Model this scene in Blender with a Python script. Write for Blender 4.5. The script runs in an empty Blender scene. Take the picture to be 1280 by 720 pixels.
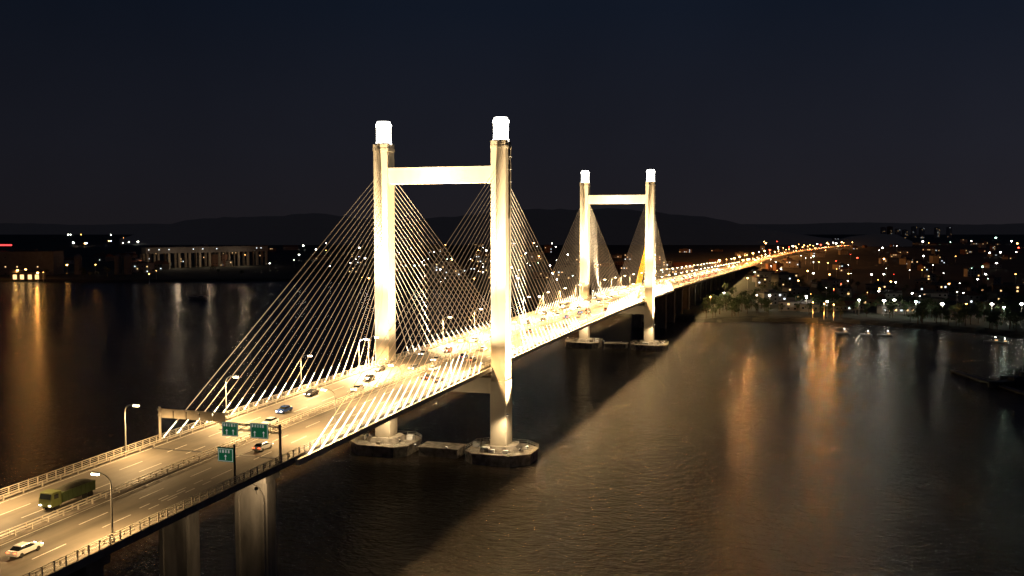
import bpy, bmesh, math, random
from mathutils import Vector, Matrix
random.seed(7)
PI = math.pi
sc = bpy.context.scene
COL = sc.collection
rad = math.radians
# ------------------------------------------------------------------ camera
F = 1180.0
CAM = Vector((107.0, -265.0, 69.7))
YAW = rad(17.7)
PITCH = math.atan(77 / 1180)
RM = Matrix.Rotation(YAW, 3, 'Z') @ Matrix.Rotation(PI / 2 - PITCH, 3, 'X')
cd = bpy.data.cameras.new('camera'); cam = bpy.data.objects.new('camera', cd); COL.objects.link(cam)
cam.location = CAM; cam.rotation_euler = (PI / 2 - PITCH, 0, YAW)
cd.sensor_width = 36; cd.lens = F / 1280 * 36; cd.clip_start = 1; cd.clip_end = 60000
sc.camera = cam
sc.view_settings.view_transform = 'Standard'; sc.view_settings.look = 'None'; sc.view_settings.exposure = 0

def at(px, py, z=0.0):
    d = RM @ Vector(((px - 640) / F, -(py - 360) / F, -1))
    return CAM + d * ((z - CAM.z) / d.z)
def at_depth(px, dep):
    fw = Vector((-math.sin(YAW), math.cos(YAW), 0)); rt = Vector((math.cos(YAW), math.sin(YAW), 0))
    return Vector((CAM.x, CAM.y, 0)) + fw * dep + rt * dep * (px - 640) / F
ONES = ['', 'first', 'second', 'third', 'fourth', 'fifth', 'sixth', 'seventh', 'eighth', 'ninth', 'tenth', 'eleventh', 'twelfth', 'thirteenth', 'fourteenth', 'fifteenth', 'sixteenth', 'seventeenth', 'eighteenth', 'nineteenth']
TENS = ['', '', 'twenty', 'thirty', 'forty', 'fifty', 'sixty', 'seventy', 'eighty', 'ninety']
TT = ['', '', 'twentieth', 'thirtieth', 'fortieth', 'fiftieth', 'sixtieth', 'seventieth', 'eightieth', 'ninetieth']
def nth(n):
    if n >= 200: return 'two-hundred-' + nth(n - 200) if n > 200 else 'two-hundredth'
    if n >= 100: return 'hundred-' + nth(n - 100) if n > 100 else 'hundredth'
    if n < 20: return ONES[n]
    return TT[n // 10] if n % 10 == 0 else TENS[n // 10] + '-' + ONES[n % 10]

# ------------------------------------------------------------------ mesh builder
class MB:
    def __init__(s): s.v = []; s.f = []
    def add(s, vs, fs):
        o = len(s.v); s.v += [tuple(v) for v in vs]; s.f += [tuple(i + o for i in f) for f in fs]; return s
    def box(s, x0, x1, y0, y1, z0, z1):
        return s.add([(x0, y0, z0), (x1, y0, z0), (x1, y1, z0), (x0, y1, z0), (x0, y0, z1), (x1, y0, z1), (x1, y1, z1), (x0, y1, z1)],
                     [(3, 2, 1, 0), (4, 5, 6, 7), (0, 1, 5, 4), (1, 2, 6, 5), (2, 3, 7, 6), (3, 0, 4, 7)])
    def prism(s, pts, z0, z1, k=1.0, c=(0, 0)):
        n = len(pts)
        vs = [(p[0], p[1], z0) for p in pts] + [(c[0] + (p[0] - c[0]) * k, c[1] + (p[1] - c[1]) * k, z1) for p in pts]
        return s.add(vs, [tuple(range(n))[::-1], tuple(range(n, 2 * n))] + [(i, (i + 1) % n, n + (i + 1) % n, n + i) for i in range(n)])
    def prof_x(s, pts, x0, x1):
        n = len(pts)
        vs = [(x0, p[0], p[1]) for p in pts] + [(x1, p[0], p[1]) for p in pts]
        return s.add(vs, [tuple(range(n)), tuple(range(n, 2 * n))[::-1]] + [(i, n + i, n + (i + 1) % n, (i + 1) % n) for i in range(n)])
    def tube(s, a, b, r, r2=None, n=6):
        a = Vector(a); b = Vector(b); r2 = r if r2 is None else r2
        d = (b - a).normalized(); u = d.orthogonal().normalized(); w = d.cross(u)
        vs = []
        for p, q in ((a, r), (b, r2)):
            for i in range(n):
                t = 2 * PI * i / n; vs.append(p + (u * math.cos(t) + w * math.sin(t)) * q)
        return s.add(vs, [tuple(range(n))[::-1], tuple(range(n, 2 * n))] + [(i, (i + 1) % n, n + (i + 1) % n, n + i) for i in range(n)])
    def path(s, pts, r, n=6):
        for a, b in zip(pts[:-1], pts[1:]): s.tube(a, b, r, n=n)
        return s
    def lathe(s, prof, c=(0, 0, 0), n=20):
        m = len(prof); vs = []
        for r, z in prof:
            for i in range(n):
                t = 2 * PI * i / n; vs.append((c[0] + r * math.cos(t), c[1] + r * math.sin(t), c[2] + z))
        fs = [tuple(range(n))[::-1], tuple(range((m - 1) * n, m * n))]
        for j in range(m - 1):
            for i in range(n):
                fs.append((j * n + i, j * n + (i + 1) % n, (j + 1) * n + (i + 1) % n, (j + 1) * n + i))
        return s.add(vs, fs)
    def mesh(s, name, mat, bevel=0, smooth=False):
        me = bpy.data.meshes.new(name); me.from_pydata(s.v, [], s.f)
        bm = bmesh.new(); bm.from_mesh(me)
        bmesh.ops.recalc_face_normals(bm, faces=bm.faces)
        if bevel: bmesh.ops.bevel(bm, geom=list(bm.edges), offset=bevel, segments=2, profile=.6, affect='EDGES', clamp_overlap=True)
        bm.to_mesh(me); bm.free()
        if smooth: me.polygons.foreach_set('use_smooth', [True] * len(me.polygons))
        me.materials.append(mat); return me
    def build(s, name, mat, parent=None, **k):
        return link(name, s.mesh(name, mat, **k), parent)
def link(name, me, parent=None, loc=None):
    o = bpy.data.objects.new(name, me); COL.objects.link(o)
    if parent: o.parent = parent
    if loc is not None: o.location = loc
    return o
def tag(o, label=None, cat=None, group=None, kind=None):
    if label: o['label'] = label
    if cat: o['category'] = cat
    if group: o['group'] = group
    if kind: o['kind'] = kind
    return o
def empty(name, loc=(0, 0, 0), rz=0, label=None, cat=None, group=None):
    o = bpy.data.objects.new(name, None); COL.objects.link(o); o.location = loc; o.rotation_euler = (0, 0, rz)
    o.empty_display_size = .5
    return tag(o, label, cat, group)
def copy_tree(o, parent=None):
    c = o.copy(); COL.objects.link(c); c.parent = parent
    for ch in list(o.children): copy_tree(ch, c)
    return c

# ------------------------------------------------------------------ materials
def nodes(name):
    m = bpy.data.materials.new(name); m.use_nodes = True
    nt = m.node_tree; return m, nt, nt.nodes['Principled BSDF']
def mat(name, col, rough=.7, metal=0, var=.25, scale=1.0, bump=0, col2=None, stretch=None, em=0):
    m, nt, b = nodes(name)
    tc = nt.nodes.new('ShaderNodeTexCoord'); mp = nt.nodes.new('ShaderNodeMapping'); nt.links.new(tc.outputs['Object'], mp.inputs[0])
    if stretch: mp.inputs['Scale'].default_value = stretch
    n = nt.nodes.new('ShaderNodeTexNoise'); n.inputs['Scale'].default_value = scale; n.inputs['Detail'].default_value = 6
    nt.links.new(mp.outputs[0], n.inputs['Vector'])
    r = nt.nodes.new('ShaderNodeValToRGB'); r.color_ramp.elements[0].position = .3; r.color_ramp.elements[1].position = .7
    c2 = col2 or tuple(c * (1 - var) for c in col)
    r.color_ramp.elements[0].color = (*c2, 1); r.color_ramp.elements[1].color = (*col, 1)
    nt.links.new(n.outputs['Fac'], r.inputs[0]); nt.links.new(r.outputs[0], b.inputs['Base Color'])
    b.inputs['Roughness'].default_value = rough; b.inputs['Metallic'].default_value = metal
    if em:
        b.inputs['Emission Color'].default_value = (*col, 1); b.inputs['Emission Strength'].default_value = em; m.cycles.emission_sampling = 'NONE'
    if bump:
        bp = nt.nodes.new('ShaderNodeBump'); bp.inputs['Strength'].default_value = bump
        nt.links.new(n.outputs['Fac'], bp.inputs['Height']); nt.links.new(bp.outputs[0], b.inputs['Normal'])
    return m
def emit(name, col, s, sample=False, base=.3):
    m, nt, b = nodes(name)
    b.inputs['Base Color'].default_value = (base, base, base, 1)
    b.inputs['Emission Color'].default_value = (*col, 1); b.inputs['Emission Strength'].default_value = s
    m.cycles.emission_sampling = 'AUTO' if sample else 'NONE'
    return m
M = {}
M['concrete'] = mat('tower_concrete', (.62, .54, .41), .8, scale=.35, var=.14, stretch=(1, 1, .3))
M['girder'] = mat('girder_concrete', (.3, .27, .23), .85, scale=.5, var=.4)
M['pier'] = mat('pier_concrete', (.36, .32, .26), .85, scale=.5, var=.6, bump=.2, stretch=(1, 1, .22))
M['cap'] = mat('cap_concrete', (.48, .42, .34), .9, scale=.6, var=.75, bump=.5)
def asphalt_mat():
    m = mat('asphalt', (.17, .15, .12), .7, scale=.3, var=.4, stretch=(1.6, .05, 1))
    nt = m.node_tree; b = nt.nodes['Principled BSDF']; src = b.inputs['Base Color'].links[0].from_socket
    tc = nt.nodes.new('ShaderNodeTexCoord'); n = nt.nodes.new('ShaderNodeTexNoise'); n.inputs['Scale'].default_value = .09; n.inputs['Detail'].default_value = 8
    nt.links.new(tc.outputs['Object'], n.inputs['Vector'])
    mr = nt.nodes.new('ShaderNodeMapRange'); mr.inputs[1].default_value = .35; mr.inputs[2].default_value = .65; mr.inputs[3].default_value = .6; mr.inputs[4].default_value = 1.1
    nt.links.new(n.outputs['Fac'], mr.inputs[0])
    mx = nt.nodes.new('ShaderNodeVectorMath'); mx.operation = 'SCALE'; nt.links.new(src, mx.inputs[0]); nt.links.new(mr.outputs[0], mx.inputs['Scale'])
    nt.links.new(mx.outputs[0], b.inputs['Base Color']); return m
M['asphalt'] = asphalt_mat()
M['paint'] = mat('road_paint', (.75, .72, .65), .6, scale=2, var=.4)
M['rail'] = mat('rail_metal', (.62, .57, .48), .5, .1, scale=1)
M['pole'] = mat('pole_metal', (.4, .4, .38), .5, .5, scale=1)
M['dark'] = mat('dark_metal', (.05, .05, .05), .6, .3)
M['rubber'] = mat('rubber', (.02, .02, .02), .9)
M['glass'] = mat('dark_glass', (.02, .025, .03), .1, 0)
M['sign'] = mat('sign_green_glow', (.0, .17, .07), .5, scale=.5, var=.1, em=.25)  # faint emission stands in for light thrown back by the reflective sheet
M['signw'] = mat('sign_white_glow', (.8, .82, .78), .5, var=.05, em=.3)  # same painted-in glow for the lettering
M['signback'] = mat('sign_back', (.48, .43, .35), .6, scale=.8)
M['white'] = mat('white_paint', (.8, .8, .78), .4, var=.08)
M['boatw'] = mat('boat_paint', (.09, .09, .085), .5, var=.3)
M['ground'] = mat('ground_earth', (.04, .045, .028), .95, scale=.012, col2=(.016, .02, .012))
M['bank'] = mat('bank_rock', (.03, .032, .022), .95, scale=.25, var=.6, bump=.6)
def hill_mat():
    m = mat('hill_forest_haze', (.04, .045, .035), 1, scale=.01, col2=(.02, .024, .02), bump=.5)
    b = m.node_tree.nodes['Principled BSDF']; b.inputs['Emission Color'].default_value = (.85, .8, 1, 1); b.inputs['Emission Strength'].default_value = .0055  # faint emission painted in as distance haze
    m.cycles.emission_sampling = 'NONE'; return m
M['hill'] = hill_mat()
M['leaf'] = mat('leaves', (.07, .1, .035), .8, scale=.6, col2=(.03, .05, .02))
M['bark'] = mat('bark', (.09, .065, .045), .9, scale=3)
M['walls'] = [mat('wall_%s' % n, c, .85, scale=.3) for n, c in (('grey', (.2, .19, .18)), ('cream', (.3, .26, .2)), ('brick', (.22, .12, .08)), ('white', (.4, .38, .35)))]
M['roof'] = mat('roof_grey', (.1, .09, .09), .9, scale=.6)
M['roofr'] = mat('roof_tile', (.18, .07, .04), .9, scale=.6)
M['lantern'] = emit('lantern_glow', (1, .96, .86), 9, True)
M['lampw'] = emit('lamp_white', (1, .95, .82), 36)
M['lampo'] = emit('lamp_sodium', (1, .46, .11), 36)
M['lampg'] = emit('lamp_green', (.6, 1, .78), 28)
M['lampr'] = emit('lamp_red', (1, .06, .03), 16)
M['lampb'] = emit('lamp_blue', (.5, .6, 1), 20)
M['lampd'] = emit('lamp_deck', (1, .76, .42), 45)
M['flood'] = emit('flood_lens', (1, .85, .6), 8)
M['head'] = emit('headlight', (1, .88, .65), 22)
M['tail'] = emit('taillight', (1, .08, .02), 9)
M['farhead'] = emit('far_headlight', (1, .7, .4), 60)
M['fartail'] = emit('far_taillight', (1, .1, .02), 80)
M['winw'] = emit('window_warm', (1, .6, .25), 2.0)
M['winc'] = emit('window_cool', (.85, .95, 1), 2.2)
M['wind'] = mat('window_dark', (.02, .02, .025), .2)
M['redsign'] = emit('red_sign', (1, .05, .05), 3)
def cable_mat(name, col, lo, hi):  # self-glow painted stronger at the deck end, standing in for spotlights on the stays
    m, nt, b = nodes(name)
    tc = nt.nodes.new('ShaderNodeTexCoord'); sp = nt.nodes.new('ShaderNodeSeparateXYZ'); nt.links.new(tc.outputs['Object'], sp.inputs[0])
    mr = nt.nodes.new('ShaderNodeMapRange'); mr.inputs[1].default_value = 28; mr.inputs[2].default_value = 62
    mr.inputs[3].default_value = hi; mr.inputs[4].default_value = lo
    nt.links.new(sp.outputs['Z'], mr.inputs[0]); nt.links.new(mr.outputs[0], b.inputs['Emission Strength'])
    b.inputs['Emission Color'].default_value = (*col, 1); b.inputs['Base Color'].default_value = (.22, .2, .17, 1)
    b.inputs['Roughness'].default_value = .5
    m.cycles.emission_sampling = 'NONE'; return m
M['cable'] = cable_mat('cable_painted_glow', (1, .62, .32), .22, 1.0)
M['cable2'] = cable_mat('cable_painted_amber', (1, .42, .03), 9, 6)  # amber light on these stays painted as emission
M['guard'] = emit('guard_tube_painted_glow', (1, .84, .58), 4.5)  # floodlit look of the tubes painted as emission

def water_mat():
    m, nt, b = nodes('river_water')
    b.inputs['Base Color'].default_value = (.020, .0125, .006, 1); b.inputs['Roughness'].default_value = .16
    b.inputs['IOR'].default_value = 1.33
    tc = nt.nodes.new('ShaderNodeTexCoord')
    def noise(sc_, st, rot, det=4, dist=0):
        mp = nt.nodes.new('ShaderNodeMapping'); mp.inputs['Scale'].default_value = st; mp.inputs['Rotation'].default_value = (0, 0, rot)
        nt.links.new(tc.outputs['Object'], mp.inputs[0])
        n = nt.nodes.new('ShaderNodeTexNoise'); n.inputs['Scale'].default_value = sc_; n.inputs['Detail'].default_value = det
        n.inputs['Distortion'].default_value = dist
        nt.links.new(mp.outputs[0], n.inputs['Vector']); return n
    a = noise(.27, (1, 1.7, 1), .5, 6, .8); c = noise(.85, (1, 1.6, 1), -.3, 4, .4); g_ = noise(.012, (1, 1.4, 1), .2, 3, .5)
    mx = nt.nodes.new('ShaderNodeMath'); mx.operation = 'MULTIPLY_ADD'; mx.inputs[1].default_value = .5
    nt.links.new(c.outputs['Fac'], mx.inputs[0]); nt.links.new(a.outputs['Fac'], mx.inputs[2])
    mr = nt.nodes.new('ShaderNodeMapRange'); mr.inputs[1].default_value = .3; mr.inputs[2].default_value = .7; mr.inputs[3].default_value = 1.5; mr.inputs[4].default_value = 3.0
    nt.links.new(g_.outputs['Fac'], mr.inputs[0])
    bp = nt.nodes.new('ShaderNodeBump'); bp.inputs['Strength'].default_value = 1; nt.links.new(mr.outputs[0], bp.inputs['Distance'])
    nt.links.new(mx.outputs[0], bp.inputs['Height']); nt.links.new(bp.outputs[0], b.inputs['Normal'])
    return m
M['water'] = water_mat()

# ------------------------------------------------------------------ world
w = bpy.data.worlds.new('World'); sc.world = w; w.use_nodes = True
nt = w.node_tree; bg = nt.nodes['Background']
tc = nt.nodes.new('ShaderNodeTexCoord'); sp = nt.nodes.new('ShaderNodeSeparateXYZ'); nt.links.new(tc.outputs['Generated'], sp.inputs[0])
cr = nt.nodes.new('ShaderNodeValToRGB'); el = cr.color_ramp.elements
el[0].position = 0; el[0].color = (.0135, .0118, .0145, 1)
el[1].position = 1; el[1].color = (.003, .004, .009, 1)
e = el.new(.08); e.color = (.0112, .0116, .0172, 1)
e = el.new(.22); e.color = (.0056, .0086, .0168, 1)
nt.links.new(sp.outputs['Z'], cr.inputs[0])
sn = nt.nodes.new('ShaderNodeTexNoise'); sn.inputs['Scale'].default_value = 2.2; sn.inputs['Detail'].default_value = 4
nt.links.new(tc.outputs['Generated'], sn.inputs['Vector'])
sm = nt.nodes.new('ShaderNodeMapRange'); sm.inputs[1].default_value = .3; sm.inputs[2].default_value = .7; sm.inputs[3].default_value = .85; sm.inputs[4].default_value = 1.2
# the sky is a little lighter towards +X (the last dusk glow)
dx = nt.nodes.new('ShaderNodeMapRange'); dx.inputs[1].default_value = -.75; dx.inputs[2].default_value = .25; dx.inputs[3].default_value = .72; dx.inputs[4].default_value = 1.25
nt.links.new(sp.outputs['X'], dx.inputs[0])
mu = nt.nodes.new('ShaderNodeMath'); mu.operation = 'MULTIPLY'
nt.links.new(sn.outputs['Fac'], sm.inputs[0]); nt.links.new(sm.outputs[0], mu.inputs[0]); nt.links.new(dx.outputs[0], mu.inputs[1])
nt.links.new(mu.outputs[0], bg.inputs[1]); nt.links.new(cr.outputs[0], bg.inputs[0])

# ------------------------------------------------------------------ lights
def spot(name, loc, tgt, power, ang, col=(1, .84, .6), blend=.8, r=.9, parent=None):
    l = bpy.data.lights.new(name, 'SPOT'); l.energy = power; l.spot_size = rad(ang); l.spot_blend = blend; l.color = col; l.shadow_soft_size = r
    o = bpy.data.objects.new(name, l); COL.objects.link(o); o.location = loc
    o.rotation_euler = (Vector(tgt) - Vector(loc)).to_track_quat('-Z', 'Y').to_euler()
    if parent: o.parent = parent
    return o
def point(name, loc, power, col=(1, .86, .62), r=.4, parent=None):
    l = bpy.data.lights.new(name, 'POINT'); l.energy = power; l.color = col; l.shadow_soft_size = r
    o = bpy.data.objects.new(name, l); COL.objects.link(o); o.location = loc
    if parent: o.parent = parent
    return o

# ------------------------------------------------------------------ setting: water, ground, hills
mb = MB(); S = 40000
mb.add([(-S, -S, 0), (S, -S, 0), (S, S, 0), (-S, S, 0)], [(0, 1, 2, 3)])
tag(mb.build('water', M['water']), 'dark rippled river reflecting the lit bridge', 'water', kind='structure')
shore = [(-2600, 356), (-1200, 354), (-300, 352), (0, 351), (120, 353), (260, 352), (400, 351), (500, 356), (600, 366), (700, 384), (780, 396), (840, 401), (880, 403), (940, 402), (1000, 403), (1060, 404), (1120, 409), (1180, 414), (1240, 419), (1300, 425), (1450, 436), (1700, 460), (2200, 520)]
pts = []
for (a, b) in zip(shore[:-1], shore[1:]):
    n = 8
    for i in range(n):
        t = i / n; p = at(a[0] + (b[0] - a[0]) * t, a[1] + (b[1] - a[1]) * t, 0)
        p.y += random.uniform(-5, 5); pts.append(p)
N = len(pts)
fw = [(p - Vector((CAM.x, CAM.y, 0))).normalized() for p in pts]
mb = MB(); vs = []; fs = []
for k, (off, z) in enumerate(((0, -1), (7, 1.6), (16, 2.6))):
    for p, d in zip(pts, fw): vs.append((p.x + d.x * off, p.y + d.y * off, z + (random.uniform(-.9, .7) if k == 1 else 0)))
for k in range(2):
    for i in range(N - 1): fs.append((k * N + i, k * N + i + 1, (k + 1) * N + i + 1, (k + 1) * N + i))
mb.add(vs, fs); tag(mb.build('bank', M['bank']), 'stony river bank', 'bank', kind='structure')
mb = MB(); vs = []; fs = []
for off in (16, 400, 3000, 30000):
    for p, d in zip(pts, fw): vs.append((p.x + d.x * off, p.y + d.y * off, 2.6))
for k in range(3):
    for i in range(N - 1): fs.append((k * N + i, k * N + i + 1, (k + 1) * N + i + 1, (k + 1) * N + i))
mb.add(vs, fs); tag(mb.build('ground', M['ground']), 'dark land on the far side of the river', 'ground', kind='structure')

def hills(name, sky, depth, width, label, seed):
    rnd = random.Random(seed); X = []
    for (a, b) in zip(sky[:-1], sky[1:]):
        n = max(2, int(abs(b[0] - a[0]) / 8))
        for i in range(n): t = i / n; X.append((a[0] + (b[0] - a[0]) * t, a[1] + (b[1] - a[1]) * t))
    X.append(sky[-1]); rows = 13; vs = []
    ph = [rnd.uniform(0, 6) for _ in range(8)]
    for j in range(rows):
        t = (j / (rows - 1)) * 2 - 1; prof = math.cos(t * PI / 2) ** .8 if abs(t) < 1 else 0
        for px, py in X:
            d = depth + t * width; p = at_depth(px, d)
            H = CAM.z + (283 - py) / F * depth
            H *= 1 + .03 * math.sin(px * .05 + ph[0] + t * 3) + .012 * math.sin(px * .21 + ph[1]) + rnd.uniform(-.012, .012)
            vs.append((p.x, p.y, max(0, H) * prof + (0 if prof == 0 else rnd.uniform(0, 3))))
    n = len(X); fs = [(j * n + i, j * n + i + 1, (j + 1) * n + i + 1, (j + 1) * n + i) for j in range(rows - 1) for i in range(n - 1)]
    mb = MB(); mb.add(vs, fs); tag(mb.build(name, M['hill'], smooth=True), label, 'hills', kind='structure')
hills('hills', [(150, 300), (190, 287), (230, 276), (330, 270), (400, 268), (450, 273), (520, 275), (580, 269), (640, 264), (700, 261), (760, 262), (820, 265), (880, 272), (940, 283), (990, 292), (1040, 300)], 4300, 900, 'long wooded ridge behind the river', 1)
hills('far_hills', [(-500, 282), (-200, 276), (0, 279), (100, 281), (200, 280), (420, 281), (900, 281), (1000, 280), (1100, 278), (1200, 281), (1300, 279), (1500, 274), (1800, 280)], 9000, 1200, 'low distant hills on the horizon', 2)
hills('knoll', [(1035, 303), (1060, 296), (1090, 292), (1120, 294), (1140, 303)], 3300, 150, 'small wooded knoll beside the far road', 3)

# ------------------------------------------------------------------ bridge deck
def zs(y):
    if y < 456: return 28.9 - 3.4e-5 * (y - 133) ** 2
    return max(6.5, 25.35 - .022 * (y - 456))
def xs(y): return 0 if y < 1200 else 6.2e-5 * (y - 1200) ** 2
Y0, Y1 = -285, 1302
def stations(a, b, st):
    n = int(round((b - a) / st)); return [a + (b - a) * i / n for i in range(n + 1)]
def sweep(name, prof, ys, material, parent=None, closed=True):
    mb = MB(); vs = []; n = len(prof)
    for y in ys:
        for (x, z) in prof: vs.append((xs(y) + x, y, zs(y) + z))
    fs = []
    for j in range(len(ys) - 1):
        for i in range(n if closed else n - 1):
            fs.append((j * n + i, j * n + (i + 1) % n, (j + 1) * n + (i + 1) % n, (j + 1) * n + i))
    if closed: fs += [tuple(range(n)), tuple(range((len(ys) - 1) * n, len(ys) * n))[::-1]]
    mb.add(vs, fs); return mb.build(name, material, parent)
deck = empty('bridge_deck', (0, 0, 0), 0, 'long lit bridge deck with railings carrying six lanes across the river', 'bridge deck')
YS = stations(Y0, Y1, 12)
sweep('girder', [(-16.3, -.02), (-16.3, -.75), (-14.5, -1.0), (-11, -2.6), (11, -2.6), (14.5, -1.0), (16.3, -.75), (16.3, -.02)], YS, M['girder'], deck)
sweep('road_surface', [(-15.2, 0), (15.2, 0)], YS, M['asphalt'], deck, False)
for s in (-1, 1):
    sweep('kerb', [(s * 15.2, -.02), (s * 15.2, .22), (s * 16.35, .26), (s * 16.35, -.9), (s * 16.2, -.9)], YS, M['girder'], deck)
    sweep('anchor_ledge', [(s * 16.37, -.15), (s * 17.2, -.15), (s * 17.2, -1.3), (s * 16.37, -1.3)], stations(-113, 380, 12), M['rail'], deck)
sweep('median_strip', [(-.75, -.01), (-.75, .25), (.75, .25), (.75, -.01)], YS, M['girder'], deck)
def railing(x, h, step, ya, yb, nr, r=.05, z0=.2):
    mb = MB()
    for y in stations(ya, yb, step):
        z = zs(y) + z0; mb.box(x - r * 1.3, x + r * 1.3, y - r * 1.6, y + r * 1.6, z, z + h)
    ys = stations(ya, yb, 12)
    for k in range(nr):
        hz = z0 + h * (1 - k / (nr + .2))
        for a, b in zip(ys[:-1], ys[1:]):
            mb.tube((x, a, zs(a) + hz), (x, b, zs(b) + hz), r * (1.3 if k == 0 else .8), n=4)
    return mb
for x in (-15.95, 15.95): railing(x, 1.35, 2, Y0, 1000, 4, .06).build('railing', M['rail'], deck)
for x in (-15.0, 15.0): railing(x, .85, 4, Y0, 1000, 2, .07, 0).build('crash_barrier', M['rail'], deck)
for x in (-.55, .55): railing(x, .8, 3, Y0, 1000, 2, .07).build('median_barrier', M['rail'], deck)
mb = MB()
def stripe(x, ya, yb, wd=.09):
    mb.add([(x - wd, ya, zs(ya) + .02), (x + wd, ya, zs(ya) + .02), (x + wd, yb, zs(yb) + .02), (x - wd, yb, zs(yb) + .02)], [(0, 1, 2, 3)])
for s in (-1, 1):
    for x in (1.25, 14.3):
        for a, b in zip(YS[:-1], YS[1:]): stripe(s * x, a, b)
    for x in (5.3, 9.5):
        y = Y0
        while y < 850: stripe(s * x, y, y + 6, .1); y += 13
for k in range(4):
    for x in (8.6, 10.3): stripe(x, -146 + k * 4.5, -143.6 + k * 4.5, .1)
mb.build('lane_marking', M['paint'], deck)
for yj in (-114, 381):
    mb = MB(); mb.box(-15.1, 15.1, yj - .35, yj + .35, zs(yj) - .1, zs(yj) + .025); mb.build('expansion_joint', M['dark'], deck)
YR = stations(Y1, 3900, 60)
sweep('road', [(-24, -3.8), (-15.5, 0), (15.5, 0), (24, -3.8)], YR, M['asphalt'], None, False)['kind'] = 'structure'

# ------------------------------------------------------------------ piers
def make_pier(y, label):
    zt = zs(y) - 2.62
    root = empty('bridge_pier', (0, y, 0), 0, label, 'bridge pier', 'concrete piers under the approach decks')
    for cx in (-8.5, 8.5):
        m_ = MB()
        ch = .35; W = 3.3; D = 1.8
        P = [(cx - W + ch, -D), (cx + W - ch, -D), (cx + W, -D + ch), (cx + W, D - ch), (cx + W - ch, D), (cx - W + ch, D), (cx - W, D - ch), (cx - W, -D + ch)]
        m_.prism(P, -3, zt - 1.6); c_ = m_.build('shaft', M['pier'], root)
        fy = -D - .5; ro, ri = 3.1, 2.3; zc = zt - 5.0
        o_ = [(cx + ro, 0)] + [(cx + ro * math.cos(t * PI / 14), zc + ro * math.sin(t * PI / 14)) for t in range(15)] + [(cx - ro, 0)]
        i_ = [(cx + ri, 0)] + [(cx + ri * math.cos(t * PI / 14), zc + ri * math.sin(t * PI / 14)) for t in range(15)] + [(cx - ri, 0)]
        n = len(o_); v = [(p[0], fy, p[1]) for p in o_] + [(p[0], fy, p[1]) for p in i_] + [(p[0], -D - .002, p[1]) for p in o_] + [(p[0], -D - .002, p[1]) for p in i_]
        f = []
        for k in range(n - 1): f += [(k, k + 1, n + k + 1, n + k), (2 * n + k, 3 * n + k, 3 * n + k + 1, 2 * n + k + 1), (k, 2 * n + k, 2 * n + k + 1, k + 1), (n + k, n + k + 1, 3 * n + k + 1, 3 * n + k)]
        MB().add(v, f).build('arch_trim', M['pier'], c_)
        b_ = MB(); b_.box(cx - 3.7, cx + 3.7, -2.4, 2.4, zt - 1.6, zt - .5)
        b_.box(cx - 1.2, cx + 1.2, -1, 1, zt - .5, zt + .02); b_.build('bearing_block', M['pier'], root)
    b_ = MB(); b_.box(-5.2, 5.2, -1.4, 1.4, zt - 3.4, zt - 1.7); b_.build('tie_beam', M['pier'], root)
    return root
make_pier(-159, 'concrete twin-shaft pier nearest the camera under the approach deck')
make_pier(-114, 'concrete twin-shaft pier with arched panels where the near cables end')
for i in range(15): make_pier(381 + 42 * i, 'concrete approach pier, %s beyond the far tower' % nth(i + 1))

def flood(x, y, z, tgt, power, ang, lab, col=(1, .75, .44), y0=0):
    t = empty('floodlight', (x, y0 + y, z), 0, lab, 'floodlight', 'floodlights aimed at the bridge')
    d = (Vector(tgt) - Vector((x, y, z))).normalized()
    h = MB(); h.tube(-d * .25, d * .15, .25, .36, n=10); h.build('housing', M['dark'], t)
    h = MB(); h.tube(d * .16, d * .2, .3, n=10); h.build('lens', M['flood'], t)
    h = MB(); h.tube((0, 0, -.1), (0, 0, -.9), .06); h.build('bracket', M['pole'], t)
    spot('flood_beam', d * .6, d * 10, power, ang, col=col, parent=t)
flood(13.5, -121.5, 23.2, (8.8, -116, 21), 2600, 140, 'added floodlight under the deck edge brightening the arched pier', (1, .72, .42))  # pier lights added to imitate a warm ambient glow, no such fixtures known
flood(0, -123.5, 22.0, (-8.5, -116, 14), 1000, 110, 'added floodlight below the middle of the deck brightening the arched pier', (1, .72, .42))  # second added light, for the left shaft

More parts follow.
